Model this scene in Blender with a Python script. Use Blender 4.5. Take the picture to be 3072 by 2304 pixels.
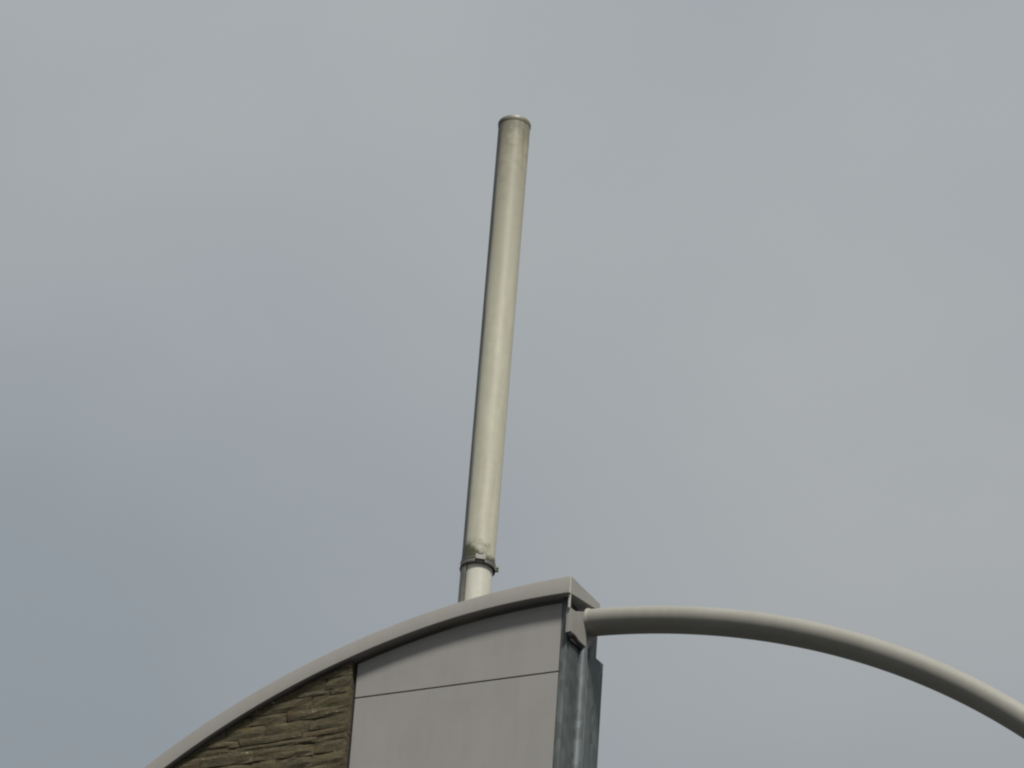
import bpy, bmesh, math, random
from mathutils import Vector, Matrix, noise

for o in list(bpy.data.objects):
    bpy.data.objects.remove(o, do_unlink=True)
scn = bpy.context.scene
COL = scn.collection
R_ = math.radians

# ------------------------------------------------------------------ camera
H = 14.589                       # height of the coping's outer corner above the ground
CAM_YAW, CAM_PITCH, CAM_ROLL = R_(23.1), R_(32.0), R_(4.1)
fw = Vector((-math.sin(CAM_YAW) * math.cos(CAM_PITCH), math.cos(CAM_YAW) * math.cos(CAM_PITCH), math.sin(CAM_PITCH)))
rt = fw.cross(Vector((0, 0, 1))).normalized()
up = rt.cross(fw)
cr, sr = math.cos(CAM_ROLL), math.sin(CAM_ROLL)
rt, up = cr * rt + sr * up, -sr * rt + cr * up
cd = bpy.data.cameras.new('camera')
cam = bpy.data.objects.new('camera', cd)
COL.objects.link(cam)
M3 = Matrix((rt, up, -fw)).transposed()
cam.matrix_world = Matrix.Translation((8.5106, -20.8531, 1.6)) @ M3.to_4x4()
cd.sensor_fit = 'HORIZONTAL'
cd.angle = R_(11.0)
cd.clip_start = 0.1
cd.clip_end = 6000
scn.camera = cam

# ------------------------------------------------------------------ light
SUN_AZ, SUN_EL = R_(-47.0), R_(59.0)      # azimuth measured from +X, anticlockwise
sun_dir = Vector((math.cos(SUN_AZ) * math.cos(SUN_EL), math.sin(SUN_AZ) * math.cos(SUN_EL), math.sin(SUN_EL)))
sd = bpy.data.lights.new('sun', 'SUN')
sd.energy = 5.0
sd.angle = R_(9.0)
sd.color = (1.0, 0.965, 0.90)
sun = bpy.data.objects.new('sun', sd)
COL.objects.link(sun)
sun.rotation_euler = sun_dir.to_track_quat('Z', 'Y').to_euler()
sun.location = (6, -8, 30)

world = bpy.data.worlds.new('World')
scn.world = world
world.use_nodes = True
nt = world.node_tree
nt.nodes.clear()
wo = nt.nodes.new('ShaderNodeOutputWorld')
bg = nt.nodes.new('ShaderNodeBackground')
bg.inputs['Strength'].default_value = 0.10
sky = nt.nodes.new('ShaderNodeTexSky')
sky.sky_type = 'NISHITA'
sky.sun_disc = False
sky.sun_elevation = SUN_EL
sky.sun_rotation = math.pi / 2 - SUN_AZ
tc = nt.nodes.new('ShaderNodeTexCoord')
mp = nt.nodes.new('ShaderNodeMapping')
mp.inputs['Location'].default_value = (-8.246, 17.822, 5.988)
mp.inputs['Scale'].default_value = (1.0, 1.0, 1.6)
n1 = nt.nodes.new('ShaderNodeTexNoise')
n1.inputs['Scale'].default_value = 4.0
n1.inputs['Detail'].default_value = 6.0
n1.inputs['Roughness'].default_value = 0.46
rp = nt.nodes.new('ShaderNodeValToRGB')
rp.color_ramp.elements[0].position = 0.30
rp.color_ramp.elements[0].color = (3.08, 3.44, 3.68, 1)
rp.color_ramp.elements[1].position = 0.70
rp.color_ramp.elements[1].color = (4.24, 4.40, 4.46, 1)
mx = nt.nodes.new('ShaderNodeMix')
mx.data_type = 'RGBA'
mx.inputs['Factor'].default_value = 0.93       # nearly closed cloud cover over a clear sky
nt.links.new(tc.outputs['Generated'], mp.inputs['Vector'])
nt.links.new(mp.outputs['Vector'], n1.inputs['Vector'])
nt.links.new(n1.outputs['Fac'], rp.inputs['Fac'])
nt.links.new(sky.outputs['Color'], mx.inputs[6])
# standard overcast distribution: horizon a third as bright as the zenith
sp = nt.nodes.new('ShaderNodeSeparateXYZ')
nt.links.new(tc.outputs['Generated'], sp.inputs[0])
m0 = nt.nodes.new('ShaderNodeMath')
m0.operation = 'MAXIMUM'
m0.inputs[1].default_value = 0.0
m1 = nt.nodes.new('ShaderNodeMath')
m1.operation = 'MULTIPLY_ADD'
m1.inputs[1].default_value = 2.0 / 2.06
m1.inputs[2].default_value = 1.0 / 2.06
sc_ = nt.nodes.new('ShaderNodeVectorMath')
sc_.operation = 'SCALE'
nt.links.new(sp.outputs['Z'], m0.inputs[0])
nt.links.new(m0.outputs[0], m1.inputs[0])
nt.links.new(rp.outputs['Color'], sc_.inputs[0])
nt.links.new(m1.outputs[0], sc_.inputs['Scale'])
nt.links.new(sc_.outputs[0], mx.inputs[7])
nt.links.new(mx.outputs[2], bg.inputs['Color'])
nt.links.new(bg.outputs['Background'], wo.inputs['Surface'])

vs = scn.view_settings
vs.view_transform = 'Standard'
vs.look = 'None'
vs.exposure = 0.0
vs.gamma = 1.0
vs.use_curve_mapping = False
scn.cycles.filter_width = 2.2

# ------------------------------------------------------------------ materials
def new_mat(name):
    m = bpy.data.materials.new(name)
    m.use_nodes = True
    t = m.node_tree
    b = t.nodes['Principled BSDF']
    return m, t, b

def node(t, kind, **kw):
    n = t.nodes.new(kind)
    for k, v in kw.items():
        if k in n.inputs.keys():
            n.inputs[k].default_value = v
        else:
            setattr(n, k, v)
    return n

def ramp(t, stops):
    r = t.nodes.new('ShaderNodeValToRGB')
    el = r.color_ramp.elements
    while len(el) < len(stops):
        el.new(0.5)
    for e, (p, c) in zip(el, stops):
        e.position = p
        e.color = (c, c, c, 1) if isinstance(c, (int, float)) else (*c, 1)
    return r

def mixrgb(t, fac, a, b, mode='MIX'):
    m = t.nodes.new('ShaderNodeMix')
    m.data_type = 'RGBA'
    m.blend_type = mode
    for sock, v in ((m.inputs[0], fac), (m.inputs[6], a), (m.inputs[7], b)):
        if isinstance(v, bpy.types.NodeSocket):
            t.links.new(v, sock)
        elif isinstance(v, (int, float)):
            sock.default_value = v
        else:
            sock.default_value = (*v, 1)
    return m.outputs[2]

def coords(t, scale=(1, 1, 1), loc=(0, 0, 0)):
    c = t.nodes.new('ShaderNodeTexCoord')
    m = t.nodes.new('ShaderNodeMapping')
    m.inputs['Scale'].default_value = scale
    m.inputs['Location'].default_value = loc
    t.links.new(c.outputs['Object'], m.inputs['Vector'])
    return m.outputs['Vector'], c

def tex(t, vec, scale, detail=4, rough=0.55):
    n = node(t, 'ShaderNodeTexNoise', Scale=scale, Detail=detail, Roughness=rough)
    t.links.new(vec, n.inputs['Vector'])
    return n.outputs['Fac']

def bump(t, b, h, strength, dist):
    bn = node(t, 'ShaderNodeBump', Strength=strength, Distance=dist)
    t.links.new(h, bn.inputs['Height'])
    t.links.new(bn.outputs['Normal'], b.inputs['Normal'])

def math_(t, op, a, b=None, clamp=False):
    n = t.nodes.new('ShaderNodeMath')
    n.operation = op
    n.use_clamp = clamp
    for s, v in zip(n.inputs, (a, b)):
        if v is None:
            continue
        if isinstance(v, bpy.types.NodeSocket):
            t.links.new(v, s)
        else:
            s.default_value = v
    return n.outputs[0]

def mat_coated(name, base, rough=0.42, grime=0.12):
    """Powder coated sheet metal with faint dirt runs."""
    m, t, b = new_mat(name)
    v, _ = coords(t, (9, 9, 1.2))
    v2, _ = coords(t, (3, 3, 3))
    runs = tex(t, v, 3.0, 5, 0.6)
    blot = tex(t, v2, 1.3, 4, 0.55)
    r1 = ramp(t, [(0.42, 0.0), (0.75, 1.0)])
    t.links.new(runs, r1.inputs['Fac'])
    dirty = tuple(c * 0.72 for c in base)
    c1 = mixrgb(t, math_(t, 'MULTIPLY', r1.outputs['Color'], grime * 3.0), base, dirty)
    r2 = ramp(t, [(0.35, 0.965), (0.65, 1.03)])
    t.links.new(blot, r2.inputs['Fac'])
    c2 = mixrgb(t, 1.0, c1, r2.outputs['Color'], 'MULTIPLY')
    t.links.new(c2, b.inputs['Base Color'])
    b.inputs['Roughness'].default_value = rough
    b.inputs['Specular IOR Level'].default_value = 0.35
    bump(t, b, blot, 0.05, 0.02)
    return m

M_COPING = mat_coated('coated_metal_coping', (0.256, 0.246, 0.226), 0.5, 0.06)
M_PANEL = mat_coated('coated_metal_panel', (0.264, 0.254, 0.238), 0.6, 0.05)
M_TUBE = mat_coated('coated_steel_tube', (0.225, 0.218, 0.190), 0.62, 0.08)
M_PLATE = mat_coated('coated_steel_plate', (0.245, 0.238, 0.218), 0.55, 0.2)

def mat_plain(name, base, rough=0.6, metallic=0.0, var=0.25, scale=12):
    m, t, b = new_mat(name)
    v, _ = coords(t)
    f = tex(t, v, scale, 4, 0.6)
    r = ramp(t, [(0.3, 1 - var), (0.7, 1 + var)])
    t.links.new(f, r.inputs['Fac'])
    t.links.new(mixrgb(t, 1.0, base, r.outputs['Color'], 'MULTIPLY'), b.inputs['Base Color'])
    b.inputs['Roughness'].default_value = rough
    b.inputs['Metallic'].default_value = metallic
    return m

M_EDGE_LIT = mat_plain('pale_lit_edge', (0.42, 0.405, 0.36), 0.6, 0, 0.2, 60)  # pale colour painting sunlit edges onto the seam and the bar
M_SHADE = mat_plain('dark_shade', (0.020, 0.018, 0.016), 0.8)  # dark colour standing in for shade in gaps and below the sleeve
M_CORE = mat_plain('bitumen_backing', (0.022, 0.021, 0.020), 0.9)
M_BOLT = mat_plain('weathered_bolt_steel', (0.055, 0.055, 0.052), 0.55, 0.5)
M_RENDER = mat_plain('grey_render', (0.30, 0.29, 0.27), 0.85, 0, 0.12, 3)
M_ROOF = mat_plain('grey_roof_membrane', (0.12, 0.12, 0.125), 0.8, 0, 0.2, 4)

def mat_galv(name, dark, light):
    m, t, b = new_mat(name)
    v, _ = coords(t, (1, 1, 0.45))
    vo = node(t, 'ShaderNodeTexVoronoi', Scale=34.0)
    t.links.new(v, vo.inputs['Vector'])
    sep = t.nodes.new('ShaderNodeSeparateColor')
    t.links.new(vo.outputs['Color'], sep.inputs['Color'])
    v2, _ = coords(t, (3, 3, 0.8))
    f = tex(t, v2, 3.5, 5, 0.6)
    s = math_(t, 'ADD', math_(t, 'MULTIPLY', sep.outputs['Red'], 0.35), math_(t, 'MULTIPLY', f, 0.75))
    r = ramp(t, [(0.30, dark), (0.78, light)])
    t.links.new(s, r.inputs['Fac'])
    t.links.new(r.outputs['Color'], b.inputs['Base Color'])
    b.inputs['Metallic'].default_value = 0.25
    b.inputs['Roughness'].default_value = 0.5
    bump(t, b, f, 0.08, 0.01)
    return m

M_GALV = mat_galv('galvanised_steel', (0.052, 0.060, 0.058), (0.110, 0.126, 0.126))
M_GALV2 = mat_galv('galvanised_steel_bright', (0.080, 0.093, 0.096), (0.150, 0.172, 0.178))
M_CLAMP = mat_galv('dull_zinc_clamp', (0.07, 0.067, 0.056), (0.16, 0.155, 0.132))

def mat_stone():
    m, t, b = new_mat('dry_laid_schist')
    v, c = coords(t, (1.0, 1.0, 2.6))
    oi = t.nodes.new('ShaderNodeObjectInfo')
    vadd = t.nodes.new('ShaderNodeVectorMath')
    vadd.operation = 'ADD'
    t.links.new(v, vadd.inputs[0])
    vm = t.nodes.new('ShaderNodeCombineXYZ')
    t.links.new(math_(t, 'MULTIPLY', oi.outputs['Random'], 37.0), vm.inputs['X'])
    t.links.new(math_(t, 'MULTIPLY', oi.outputs['Random'], 91.0), vm.inputs['Z'])
    t.links.new(vm.outputs[0], vadd.inputs[1])
    vec = vadd.outputs[0]
    big = tex(t, vec, 7.0, 5, 0.6)
    fine = tex(t, vec, 46.0, 6, 0.7)
    base = ramp(t, [(0.0, (0.080, 0.062, 0.037)), (0.35, (0.072, 0.064, 0.037)), (0.6, (0.079, 0.067, 0.039)), (0.85, (0.071, 0.065, 0.041)), (1.0, (0.085, 0.067, 0.036))])
    t.links.new(oi.outputs['Random'], base.inputs['Fac'])
    r = ramp(t, [(0.28, 0.72), (0.72, 1.28)])
    t.links.new(big, r.inputs['Fac'])
    c1 = mixrgb(t, 1.0, base.outputs['Color'], r.outputs['Color'], 'MULTIPLY')
    r2 = ramp(t, [(0.30, 0.55), (0.70, 1.45)])
    t.links.new(fine, r2.inputs['Fac'])
    c2 = mixrgb(t, 1.0, c1, r2.outputs['Color'], 'MULTIPLY')
    rust = ramp(t, [(0.63, 0.0), (0.74, 0.7)])
    t.links.new(tex(t, vec, 9.0, 3, 0.5), rust.inputs['Fac'])
    c3 = mixrgb(t, rust.outputs['Color'], c2, (0.105, 0.062, 0.020))
    lich = ramp(t, [(0.725, 0.0), (0.76, 0.9)])
    t.links.new(tex(t, vec, 24.0, 2, 0.5), lich.inputs['Fac'])
    c4 = mixrgb(t, lich.outputs['Color'], c3, (0.36, 0.33, 0.24))
    t.links.new(c4, b.inputs['Base Color'])
    b.inputs['Roughness'].default_value = 0.92
    b.inputs['Specular IOR Level'].default_value = 0.2
    h = math_(t, 'ADD', math_(t, 'MULTIPLY', big, 0.6), math_(t, 'MULTIPLY', fine, 0.5))
    bump(t, b, h, 0.45, 0.010)
    return m
M_STONE = mat_stone()

def mat_pipe(name, z_ring, z_top, base, lower=False):
    """Cream painted pipe; painted shade on the left edge, grime under the rim and moss over the clamp."""
    m, t, b = new_mat(name)
    v, c = coords(t, (14, 14, 1.4))
    v2, _ = coords(t, (1, 1, 1))
    sep = t.nodes.new('ShaderNodeSeparateXYZ')
    t.links.new(c.outputs['Object'], sep.inputs[0])
    streak = tex(t, v, 2.4, 6, 0.62)
    blot = tex(t, v2, 20.0, 5, 0.65)
    r = ramp(t, [(0.34, 0.90), (0.66, 1.05)])
    t.links.new(streak, r.inputs['Fac'])
    col = mixrgb(t, 1.0, base, r.outputs['Color'], 'MULTIPLY')
    r_b = ramp(t, [(0.36, 0.955), (0.62, 1.02)])
    t.links.new(blot, r_b.inputs['Fac'])
    col = mixrgb(t, 1.0, col, r_b.outputs['Color'], 'MULTIPLY')
    if not lower:
        # soot and algae washed down from the open top
        hz = math_(t, 'SUBTRACT', sep.outputs['Z'], z_top - 1.25)
        hz = math_(t, 'DIVIDE', hz, 1.25, True)
        hz = math_(t, 'POWER', hz, 1.5)
        k = math_(t, 'MULTIPLY', hz, math_(t, 'ADD', math_(t, 'MULTIPLY', math_(t, 'ADD', streak, blot), 1.6), -0.95), True)
        col = mixrgb(t, k, col, (0.175, 0.155, 0.105))
        ht = math_(t, 'DIVIDE', math_(t, 'SUBTRACT', sep.outputs['Z'], z_top - 0.16), 0.16, True)
        k2 = math_(t, 'MULTIPLY', ht, math_(t, 'MULTIPLY', blot, 1.1), True)
        col = mixrgb(t, k2, col, (0.10, 0.094, 0.066))
        # moss climbing from the clamp
        mz = math_(t, 'SUBTRACT', 1.0, math_(t, 'DIVIDE', math_(t, 'SUBTRACT', sep.outputs['Z'], z_ring), 0.13), True)
        side = math_(t, 'ADD', math_(t, 'MULTIPLY', sep.outputs['X'], -4.8), math_(t, 'MULTIPLY', sep.outputs['Y'], -2.0))
        km = math_(t, 'ADD', math_(t, 'ADD', mz, side), math_(t, 'MULTIPLY', math_(t, 'SUBTRACT', blot, 0.5), 2.2))
        rm = ramp(t, [(0.12, 0.0), (0.62, 1.0)])
        t.links.new(km, rm.inputs['Fac'])
        km2 = math_(t, 'MULTIPLY', rm.outputs['Color'], math_(t, 'GREATER_THAN', mz, 0.001))
        km2 = math_(t, 'MULTIPLY', km2, math_(t, 'MULTIPLY', mz, 2.6, True))
        col = mixrgb(t, km2, col, (0.062, 0.064, 0.032))
    # streaky dark band: shade of the left edge painted into the colour
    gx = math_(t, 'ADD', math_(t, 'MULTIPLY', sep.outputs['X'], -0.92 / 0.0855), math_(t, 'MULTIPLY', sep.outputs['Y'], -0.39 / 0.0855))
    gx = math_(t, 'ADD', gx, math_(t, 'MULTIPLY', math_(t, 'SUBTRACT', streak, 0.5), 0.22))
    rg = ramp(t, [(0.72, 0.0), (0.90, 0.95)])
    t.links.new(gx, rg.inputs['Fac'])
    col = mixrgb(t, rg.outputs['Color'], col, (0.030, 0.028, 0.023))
    t.links.new(col, b.inputs['Base Color'])
    b.inputs['Roughness'].default_value = 0.42
    b.inputs['Specular IOR Level'].default_value = 0.4
    bump(t, b, blot, 0.06, 0.004)
    return m

# ------------------------------------------------------------------ builders
def link(name, verts, faces, mat, parent=None, smooth=False, loc=None):
    me = bpy.data.meshes.new(name)
    me.from_pydata([tuple(v) for v in verts], [], faces)
    bm = bmesh.new()
    bm.from_mesh(me)
    bmesh.ops.recalc_face_normals(bm, faces=bm.faces)
    bm.to_mesh(me)
    bm.free()
    if smooth:
        for p in me.polygons:
            p.use_smooth = True
    me.materials.append(mat)
    o = bpy.data.objects.new(name, me)
    COL.objects.link(o)
    if parent is not None:
        o.parent = parent
    if loc is not None:
        o.location = loc
    return o

def smooth_angle(o, deg=35):
    me = o.data
    for p in me.polygons:
        p.use_smooth = True
    bm = bmesh.new()
    bm.from_mesh(me)
    for e in bm.edges:
        e.smooth = len(e.link_faces) == 2 and e.calc_face_angle(0) < R_(deg)
    bm.to_mesh(me)
    bm.free()
    return o

def bevel(o, w, seg=2):
    bm = bmesh.new()
    bm.from_mesh(o.data)
    bmesh.ops.bevel(bm, geom=list(bm.edges), offset=w, segments=seg, affect='EDGES', profile=0.6)
    bm.to_mesh(o.data)
    bm.free()
    return o

def empty(name, loc, label=None, cat=None, kind=None):
    o = bpy.data.objects.new(name, None)
    COL.objects.link(o)
    o.location = loc
    o.empty_display_size = 0.3
    if label:
        o['label'] = label
        o['category'] = cat
    if kind:
        o['kind'] = kind
    return o

def prism_xz(pts, y0, y1):
    """polygon in x/z pulled from y0 to y1"""
    n = len(pts)
    v = [(x, y0, z) for x, z in pts] + [(x, y1, z) for x, z in pts]
    f = [list(range(n)), list(range(2 * n - 1, n - 1, -1))]
    f += [[i, (i + 1) % n, n + (i + 1) % n, n + i] for i in range(n)]
    return v, f

# ---- the gable's arch (x/z measured from the coping's outer corner, z up)
CX, CZ, RT = 0.1267, -3.942, 3.9507      # outer circle of the coping
TH = 0.082                               # depth of the coping's face
RB = RT - TH
XL = CX - RB + 0.02                      # left springing of the gable
ANG = R_(82.3)                           # end face of the gable against its front
S_ = Vector((math.cos(ANG), math.sin(ANG), 0))
N_ = Vector((math.sin(ANG), -math.cos(ANG), 0))

def arch(x, r=RB):
    d = r * r - (x - CX) ** 2
    return CZ + math.sqrt(d) if d > 0 else CZ

def ret(s, n, z):
    p = S_ * s + N_ * n
    return (p.x, p.y, z)

def prism_ret(pts, n0, n1):
    """polygon in s/z on the end face, pulled from n0 to n1"""
    k = len(pts)
    v = [ret(s, n0, z) for s, z in pts] + [ret(s, n1, z) for s, z in pts]
    f = [list(range(k)), list(range(2 * k - 1, k - 1, -1))]
    f += [[i, (i + 1) % k, k + (i + 1) % k, k + i] for i in range(k)]
    return v, f

def profile_ret(prof, z0, z1):
    """plan profile (s, n) pulled vertically"""
    k = len(prof)
    v = [ret(s, n, z0) for s, n in prof] + [ret(s, n, z1) for s, n in prof]
    f = [list(range(k)), list(range(2 * k - 1, k - 1, -1))]
    f += [[i, (i + 1) % k, k + (i + 1) % k, k + i] for i in range(k)]
    return v, f

# ------------------------------------------------------------------ ground
def mat_ground():
    m, t, b = new_mat('asphalt_ground')
    v, _ = coords(t)
    f = tex(t, v, 0.35, 6, 0.6)
    g = tex(t, v, 60.0, 3, 0.6)
    r = ramp(t, [(0.3, 0.040), (0.7, 0.064)])
    t.links.new(f, r.inputs['Fac'])
    r2 = ramp(t, [(0.3, 0.7), (0.7, 1.3)])
    t.links.new(g, r2.inputs['Fac'])
    t.links.new(mixrgb(t, 1.0, r.outputs['Color'], r2.outputs['Color'], 'MULTIPLY'), b.inputs['Base Color'])
    b.inputs['Roughness'].default_value = 0.9
    bump(t, b, g, 0.4, 0.01)
    return m
g = link('ground', [(-2500, -2500, 0), (2500, -2500, 0), (2500, 2500, 0), (-2500, 2500, 0)], [[0, 1, 2, 3]], mat_ground())
g['kind'] = 'structure'

# ------------------------------------------------------------------ gable building
BLD = empty('gable_wall_building', (0, 0, H), 'grey wall end with curved metal coping, metal panels and dark stone cladding', 'building')
ZG = -H

# backing wall under the arch
seg = 72
pts = [(-0.012, ZG + 0.002)]
x1 = -0.012
for i in range(seg + 1):
    u = i / seg
    x = x1 + (XL - x1) * (1 - math.cos(u * math.pi / 2)) if False else x1 + (XL - x1) * math.sin(u * math.pi / 2) ** 1.0
    pts.append((x, arch(x) - 0.004))
pts.append((XL, ZG + 0.002))
v, f = prism_xz(pts, 0.1050, 0.285)
# the end face follows the skewed end of the gable
v = [(x - 0.022 + max(0.0, (y - 0.1050)) * math.cos(ANG) / math.sin(ANG) if x > -0.02 else x, y, z) for x, y, z in v]
link('backing_wall', v, f, M_CORE, BLD)

# coping: bent sheet profile swept round the arch
CP_D = 0.306
prof = [(0.0, -TH + 0.003), (0.0, -0.005), (0.0015, -0.0015), (0.005, 0.0), (CP_D - 0.005, 0.0),
        (CP_D, -0.005), (CP_D, -0.036), (CP_D - 0.004, -0.039), (0.050, -TH + 0.010), (0.012, -TH + 0.002), (0.003, -TH)]
NS = 150
xs = [0.0] + [XL * math.sin((i / NS) * math.pi / 2) for i in range(1, NS + 1)]
cv, cf = [], []
K = len(prof)
for i in range(NS + 1):
    ex = 0.013 * max(0.0, 1.0 - (i / NS) * 9.0) ** 1.5      # face deepens a little towards the corner
    for (y, dr) in prof:
        r = RT + (dr - ex if dr < -0.05 else dr)
        if i == 0:
            x = y * math.cos(ANG) / math.sin(ANG)
            a = math.asin((x - CX) / r)
        else:
            a0 = math.asin((0 - CX) / RT)
            a1 = -math.pi / 2
            a = a0 + (a1 - a0) * i / NS
        cv.append((CX + r * math.sin(a), y, CZ + r * math.cos(a)))
for i in range(NS):
    for k in range(K):
        cf.append([i * K + k, i * K + (k + 1) % K, (i + 1) * K + (k + 1) % K, (i + 1) * K + k])
cf.append(list(range(K)))
cf.append([NS * K + k for k in range(K)])
cop = smooth_angle(link('coping', cv, cf, M_COPING, BLD), 30)
# upstand running down the springing of the arch
v, f = prism_xz([(CX - RT, CZ - 0.004), (CX - RT + TH, CZ - 0.004), (CX - RT + TH, CZ - 1.2), (CX - RT, CZ - 1.2)], 0.001, CP_D - 0.002)
link('coping_return', v, f, M_COPING, BLD)
# slim raised seam at the folded corner, its sunlit edge painted in pale
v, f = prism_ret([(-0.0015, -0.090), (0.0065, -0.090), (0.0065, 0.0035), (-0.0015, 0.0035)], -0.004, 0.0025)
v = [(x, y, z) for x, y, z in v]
bevel(link('coping_seam', v, f, M_EDGE_LIT, BLD), 0.0012)

# front panels
PX0, PX1 = -1.1240, -0.056
joints = [-0.4905, -1.745]
zj = -1.745
while zj > ZG + 1.3:
    zj -= 1.255
    joints.append(zj)
joints.append(ZG + 0.15)
G = 0.0042
tp = []
for i in range(25):
    x = PX1 + (PX0 - PX1) * i / 24
    tp.append((x, arch(x) - 0.020 - 0.013 * max(0.0, 1.0 + x / 0.7) ** 1.5))  # slot left below the coping, dark backing stands in for deep shade
v, f = prism_xz([(PX0, joints[0] + G), (PX1, joints[0] + G)] + tp, 0.055, 0.0690)
link('panel', v, f, M_PANEL, BLD)
for a, b_ in zip(joints[:-1], joints[1:]):
    v, f = prism_xz([(PX0, b_ + G), (PX1, b_ + G), (PX1, a - G), (PX0, a - G)], 0.055, 0.0690)
    bevel(link('panel', v, f, M_PANEL, BLD), 0.0015)

# dark strip standing in for the gap shade between stone and panels
v, f = prism_xz([(-1.1465, ZG + 0.1), (-1.1265, ZG + 0.1), (-1.1265, arch(-1.1265) - 0.002), (-1.1465, arch(-1.1465) - 0.002)], 0.0665, 0.1045)
link('joint_shade', v, f, M_SHADE, BLD)
# galvanised flashing between panels and corner post
v, f = prism_xz([(-0.0510, ZG + 0.1), (-0.0240, ZG + 0.1), (-0.0240, arch(-0.024) - 0.002), (-0.0510, arch(-0.051) - 0.002)], 0.054, 0.1045)
link('flashing', v, f, M_GALV, BLD)

# ---- stones, laid dry in thin courses
rng = random.Random(11)
def stone_mesh(x0, x1, z0, z1, proud, nx, nz, seed):
    """irregular split-face block, its top cut to the arch"""
    verts, faces = [], []
    jl, jr = rng.uniform(-.006, .006), rng.uniform(-.006, .006)
    jb, jt = rng.uniform(-.004, .004), rng.uniform(-.004, .004)
    cols = []
    for i in range(nx):
        u = i / (nx - 1)
        col = []
        for k in range(nz):
            w = k / (nz - 1)
            edge = (u in (0, 1)) or (w in (0, 1))
            x = x0 + (x1 - x0) * u + (jl * (1 - u) + jr * u) * (w - 0.5) * 2 * (x1 < -1.15 or u < 0.5)
            zt = z1 + (jt * (2 * u - 1))
            zb = z0 + (jb * (2 * u - 1))
            zt = min(zt, arch(x) - 0.006)
            zb = min(zb, zt - 0.002)
            z = zb + (zt - zb) * w
            nn = noise.noise(Vector((x * 14, seed, z * 26))) * 0.004 + noise.noise(Vector((x * 45, seed, z * 70))) * 0.003
            y = 0.030 - proud - nn + (0.0015 + rng.uniform(0, .0030) if edge else 0)
            if not edge:
                x += rng.uniform(-1, 1) * (x1 - x0) * 0.05
                z += rng.uniform(-1, 1) * (z1 - z0) * 0.05
            col.append(len(verts))
            verts.append((x, max(y, 0.004), z))
        cols.append(col)
    for i in range(nx - 1):
        for k in range(nz - 1):
            faces.append([cols[i][k], cols[i + 1][k], cols[i + 1][k + 1], cols[i][k + 1]])
    ring = [cols[i][0] for i in range(nx)] + [cols[-1][k] for k in range(1, nz)] + \
           [cols[i][-1] for i in range(nx - 2, -1, -1)] + [cols[0][k] for k in range(nz - 2, 0, -1)]
    base = len(verts)
    for r in ring:
        x, y, z = verts[r]
        verts.append((x, 0.1055, z))
    m = len(ring)
    for i in range(m):
        faces.append([ring[i], ring[(i + 1) % m], base + (i + 1) % m, base + i])
    return verts, faces

SX1 = -1.1405
far_v, far_f = [], []
z = arch(SX1) + 0.02
first = True
while z > ZG + 0.1:
    hgt = rng.choice([0.030, 0.040, 0.048, 0.056, 0.066]) if z > -2.0 else rng.uniform(0.09, 0.16)
    z0, z1 = z - hgt + 0.0005, z - 0.0005
    x = SX1
    while x > XL + 0.03:
        wd = rng.uniform(0.09, 0.34) if z > -2.0 else rng.uniform(0.2, 0.5)
        xa = max(x - wd, XL + 0.01)
        if arch(xa + 0.01) - 0.02 < z0 and arch(x) - 0.012 < z0:
            break
        near = z > -1.25 and x > -2.55
        # single taller block through part of a course now and then
        pr = rng.uniform(-0.001, 0.0035)
        vv, ff = stone_mesh(xa + 0.001, x - 0.001, z0, z1, pr, 5 if near else 3, 4 if near else 3, rng.uniform(0, 99))
        if near:
            cx0, cz0 = (xa + x) / 2, (z0 + z1) / 2
            link('stone', [(p[0] - cx0, p[1], p[2] - cz0) for p in vv], ff, M_STONE, BLD, loc=(cx0, 0, cz0))
        else:
            b0 = len(far_v)
            far_v += vv
            far_f += [[q + b0 for q in fc] for fc in ff]
        x = xa
    z -= hgt
so = link('stone_courses', far_v, far_f, M_STONE, BLD)
so['kind'] = 'stuff'

# ---- galvanised post closing the end of the wall
PZ = -0.165
prof = [(0.048, -0.060), (0.048, -0.036), (0.052, -0.030), (0.172, -0.030), (0.178, -0.034), (0.178, -0.060)]
v, f = profile_ret(prof, ZG + 0.05, PZ)
smooth_angle(link('post_flange', v, f, M_GALV, BLD), 50)
# rounded lip standing proud
prof = [(0.186, -0.060)] + [(0.2135 - 0.0275 * math.cos(a), -0.030 + 0.026 * math.sin(a)) for a in [R_(q) for q in range(0, 181, 15)]] + [(0.241, -0.060)]
v, f = profile_ret(prof, ZG + 0.05, PZ - 0.03)
smooth_angle(link('post_lip', v, f, M_GALV2, BLD), 40)
prof = [(0.247, -0.060), (0.247, -0.020), (0.251, -0.014), (0.318, -0.010), (0.322, -0.014), (0.322, -0.060)]
v, f = profile_ret(prof, ZG + 0.05, PZ + 0.03)
smooth_angle(link('post_flange', v, f, M_GALV, BLD), 50)
prof = [(0.180, -0.080), (0.180, -0.052), (0.320, -0.052), (0.320, -0.080)]
v, f = profile_ret(prof, ZG + 0.05, PZ + 0.05)
link('post_web', v, f, M_CORE, BLD)
prof = [(0.3235, -0.060), (0.3235, -0.016), (0.396, -0.012), (0.401, -0.017), (0.401, -0.060)]
v, f = profile_ret(prof, ZG + 0.05, -0.283)
smooth_angle(link('rear_angle', v, f, M_GALV, BLD), 50)

# body of the building behind the gable
bp = [(-0.98, ZG + 0.003)]
for i in range(31):
    x = -0.98 + (XL + 0.08 + 0.98) * i / 30
    bp.append((x, max(arch(x, RB - 0.5), CZ - 0.6)))
bp.append((XL + 0.08, ZG + 0.003))
v, f = prism_xz(bp, 0.290, 2.1)
link('rear_body', v, f, M_RENDER, BLD)

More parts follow.
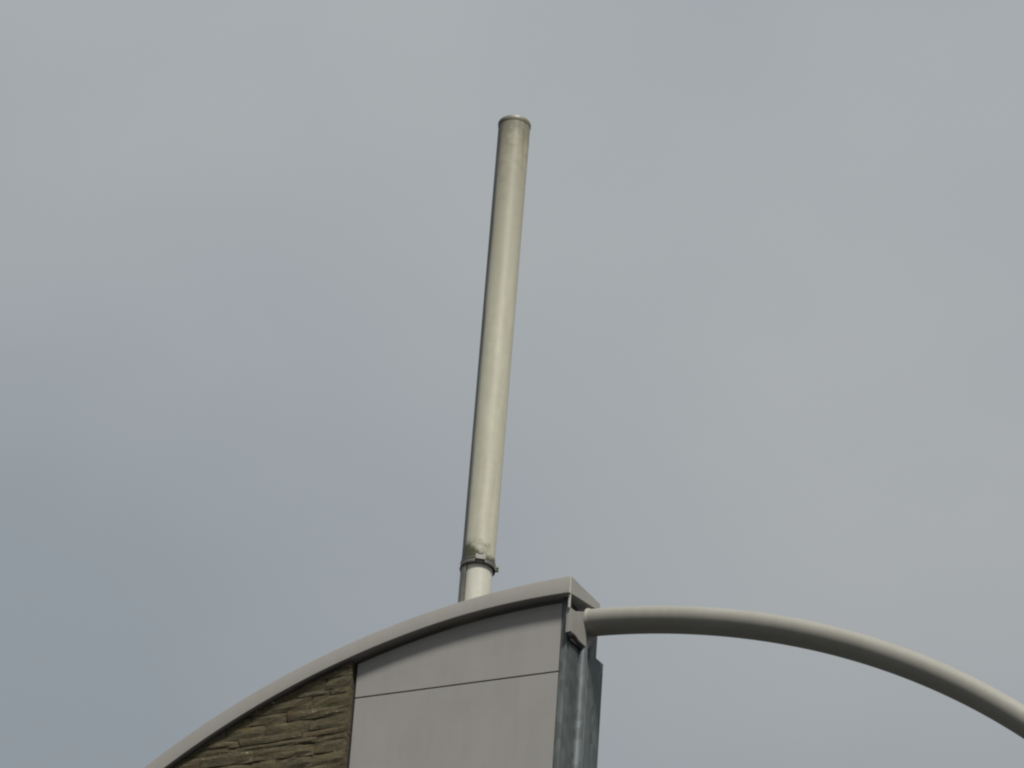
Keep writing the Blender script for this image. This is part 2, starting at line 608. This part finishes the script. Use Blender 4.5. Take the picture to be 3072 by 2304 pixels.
# ------------------------------------------------------------------ vent pipe
PY = 0.50
LEAN = 0.0085
base_x = -0.714 - LEAN * (H + 0.30)
PIPE = empty('vent_pipe', (base_x, PY, 0), 'tall cream vent pipe with stained top rising behind the curved coping', 'pipe')
PIPE.rotation_euler = (0, LEAN, 0)
PR = 0.0845
z_ring = H + 0.445
z_top = H + 3.165
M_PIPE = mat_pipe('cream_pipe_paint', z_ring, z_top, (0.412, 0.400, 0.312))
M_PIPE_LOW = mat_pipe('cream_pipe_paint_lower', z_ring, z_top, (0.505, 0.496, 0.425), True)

def lathe(name, prof, mat, parent, n=56, a0=0.0, a1=2 * math.pi, smooth=40):
    full = abs(a1 - a0 - 2 * math.pi) < 1e-6
    k = n if full else n + 1
    v, f = [], []
    for r, z_ in prof:
        for i in range(k):
            a = a0 + (a1 - a0) * i / n
            v.append((r * math.cos(a), r * math.sin(a), z_))
    for j in range(len(prof) - 1):
        for i in range(n):
            i2 = (i + 1) % k if full else i + 1
            f.append([j * k + i, j * k + i2, (j + 1) * k + i2, (j + 1) * k + i])
    return smooth_angle(link(name, v, f, mat, parent), smooth)

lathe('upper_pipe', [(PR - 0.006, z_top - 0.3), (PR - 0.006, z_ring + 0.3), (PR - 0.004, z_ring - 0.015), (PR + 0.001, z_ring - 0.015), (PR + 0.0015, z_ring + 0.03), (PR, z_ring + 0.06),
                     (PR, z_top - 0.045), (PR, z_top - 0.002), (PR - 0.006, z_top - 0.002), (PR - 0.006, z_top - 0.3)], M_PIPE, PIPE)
lathe('rim', [(PR + 0.0005, z_top - 0.026), (PR + 0.002, z_top - 0.023), (PR + 0.0032, z_top - 0.012), (PR + 0.003, z_top - 0.002), (PR + 0.001, z_top + 0.002),
                    (PR - 0.004, z_top + 0.003), (PR - 0.008, z_top - 0.003), (PR - 0.008, z_top - 0.05)], M_PIPE, PIPE)
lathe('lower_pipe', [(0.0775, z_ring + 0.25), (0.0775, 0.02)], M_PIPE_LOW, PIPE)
M_LAP = mat_plain('weathered_lap_sheet', (0.20, 0.19, 0.16), 0.6, 0, 0.3, 14)
# lap seam sheet of the lower length, wrapped round the left side
va = math.atan2(-20.85, 8.51 + 0.7)          # bearing of the viewer's side
la0 = va - R_(148)
la1 = va - R_(43)
lathe('lap_sheet', [(0.0785, z_ring - 0.012), (0.0855, z_ring - 0.010), (0.0860, 0.03), (0.0785, 0.03), (0.0785, z_ring - 0.012)], M_LAP, PIPE, 24, la0, la1)
# clamp
cl = lathe('clamp', [(PR - 0.002, z_ring - 0.016), (PR + 0.0045, z_ring - 0.016), (PR + 0.0055, z_ring - 0.012), (PR + 0.004, z_ring - 0.007), (PR + 0.004, z_ring + 0.008),
                     (PR + 0.0055, z_ring + 0.012), (PR + 0.004, z_ring + 0.016), (PR, z_ring + 0.016)], M_CLAMP, PIPE, 48, smooth=30)

def radial_box(name, ang, r0, r1, half_w, z0, z1, mat, parent, bw=0.0015):
    c, s = math.cos(ang), math.sin(ang)
    v = []
    for zz in (z0, z1):
        for r, w in ((r0, -half_w), (r1, -half_w), (r1, half_w), (r0, half_w)):
            v.append((r * c - w * s, r * s + w * c, zz))
    f = [[0, 1, 2, 3], [7, 6, 5, 4], [0, 1, 5, 4], [1, 2, 6, 5], [2, 3, 7, 6], [3, 0, 4, 7]]
    return bevel(link(name, v, f, mat, parent), bw)

def bolt(name, center, axis, r, length, mat, parent):
    axis = Vector(axis).normalized()
    a = axis.orthogonal().normalized()
    b_ = axis.cross(a)
    v, f = [], []
    for rr, t_ in ((r, 0), (r, length * 0.55), (r * 0.55, length * 0.56), (r * 0.55, length)):
        for i in range(6):
            q = i * math.pi / 3
            v.append(Vector(center) + axis * t_ + (a * math.cos(q) + b_ * math.sin(q)) * rr)
    for j in range(3):
        for i in range(6):
            f.append([j * 6 + i, j * 6 + (i + 1) % 6, (j + 1) * 6 + (i + 1) % 6, (j + 1) * 6 + i])
    f.append(list(range(6)))
    f.append(list(range(18, 24)))
    return link(name, v, f, mat, parent)

M_BUCKLE = mat_plain('pale_zinc_buckle', (0.22, 0.215, 0.19), 0.5, 0.2, 0.3, 40)
lathe('band_edge_shade', [(PR - 0.003, z_ring - 0.024), (PR + 0.0055, z_ring - 0.024), (PR + 0.0065, z_ring - 0.020), (PR + 0.005, z_ring - 0.0165), (PR - 0.003, z_ring - 0.0175)], M_SHADE, cl, 48, smooth=30)  # dark ring standing in for the shadow at the sleeve end
radial_box('band_buckle', va + R_(6), PR + 0.004, PR + 0.013, 0.026, z_ring - 0.006, z_ring + 0.021, M_BUCKLE, cl)
radial_box('band_buckle', va + R_(4), PR + 0.004, PR + 0.016, 0.010, z_ring + 0.024, z_ring + 0.044, M_BUCKLE, cl)
lg = va + R_(86)
radial_box('clamp_lug', lg, PR + 0.002, PR + 0.021, 0.009, z_ring - 0.022, z_ring + 0.006, M_CLAMP, cl)
c_, s_ = math.cos(lg), math.sin(lg)
bolt('clamp_bolt', ((PR + 0.016) * c_ + 0.02 * s_, (PR + 0.016) * s_ - 0.02 * c_, z_ring - 0.016), (s_, -c_, 0), 0.008, 0.018, M_BUCKLE, cl)

# ------------------------------------------------------------------ curved tube
TY = 0.23
TCX, TCZ, TR, Tr = -0.1580, -3.9059, 3.7736, 0.0680
ARM = empty('curved_tube_arm', (TCX + TR, TY, 0), 'curved grey steel tube arching from wall end down to the right', 'tube')
ox, oz = -(TCX + TR), H
path = []
a0 = math.asin((0.026 - TCX) / TR)
for i in range(111):
    a = a0 + (math.pi / 2 - a0) * i / 110
    path.append((Vector((TCX + TR * math.sin(a) + ox, 0, TCZ + TR * math.cos(a) + oz)), a))
path.append((Vector((0, 0, 0.02)), math.pi / 2))
v, f = [], []
K = 40
for p, a in path:
    rad = Vector((math.sin(a), 0, math.cos(a)))
    for k in range(K):
        q = 2 * math.pi * k / K
        w = p + (rad * math.cos(q) + Vector((0, 1, 0)) * math.sin(q)) * Tr
        v.append(w)
for i in range(len(path) - 1):
    for k in range(K):
        f.append([i * K + k, i * K + (k + 1) % K, (i + 1) * K + (k + 1) % K, (i + 1) * K + k])
f.append(list(range(K)))
f.append([(len(path) - 1) * K + k for k in range(K)])
smooth_angle(link('tube', v, f, M_TUBE, ARM), 50)

def to_arm(verts):
    return [(x + ox, y - TY, z_ + oz) for x, y, z_ in verts]
v, f = prism_ret([(0.022, -0.158), (0.080, -0.150), (0.165, -0.108), (0.285, -0.104), (0.285, -0.200), (0.225, -0.287), (0.130, -0.289), (0.100, -0.278), (0.045, -0.281), (0.022, -0.296)][::-1], -0.024, -0.006)
pl = bevel(link('mounting_plate', to_arm(v), f, M_PLATE, ARM), 0.002)
# upright flat bar tying the plate to the coping, lit edge painted pale
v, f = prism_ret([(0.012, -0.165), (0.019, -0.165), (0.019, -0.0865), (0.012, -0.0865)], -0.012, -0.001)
bevel(link('upright_bar', to_arm(v), f, M_EDGE_LIT, ARM), 0.0015)
# weld fillet round the tube
wv, wf = [], []
p0, aa = path[0]
tang = Vector((math.cos(aa), 0, -math.sin(aa)))
rad = Vector((math.sin(aa), 0, math.cos(aa)))
rw = random.Random(4)
rings = [(Tr + 0.005, -0.012), (Tr + 0.0035, -0.004), (Tr + 0.0003, 0.003)]
for rr, dt in rings:
    for k in range(K):
        q = 2 * math.pi * k / K
        jit = rw.uniform(-.001, .001)
        wv.append(p0 + tang * (dt + 0.002 + jit) + (rad * math.cos(q) + Vector((0, 1, 0)) * math.sin(q)) * (rr + jit))
for j in range(2):
    for k in range(K):
        wf.append([j * K + k, j * K + (k + 1) % K, (j + 1) * K + (k + 1) % K, (j + 1) * K + k])
smooth_angle(link('weld', wv, wf, M_TUBE, ARM), 60)
for s_b, z_b in ((0.050, -0.296), (0.262, -0.130)):
    c0 = Vector(ret(s_b, -0.020 if s_b < 0.1 else -0.008, z_b)) + Vector((ox, -TY, oz))
    bolt('bolt', c0, N_, 0.014 if s_b < 0.1 else 0.010, 0.020, M_BOLT, pl)
# dark strip standing in for the gap shadow under the plate
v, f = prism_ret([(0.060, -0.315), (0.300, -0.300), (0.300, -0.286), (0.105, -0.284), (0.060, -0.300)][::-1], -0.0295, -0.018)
link('plate_gap_shade', to_arm(v), f, M_SHADE, ARM)
# foot plate at the ground
v = [(sx * 0.16, sy * 0.16, z_) for z_ in (0.004, 0.022) for sx, sy in ((-1, -1), (1, -1), (1, 1), (-1, 1))]
f = [[0, 1, 2, 3], [7, 6, 5, 4], [0, 1, 5, 4], [1, 2, 6, 5], [2, 3, 7, 6], [3, 0, 4, 7]]
link('foot_plate', v, f, M_PLATE, ARM)
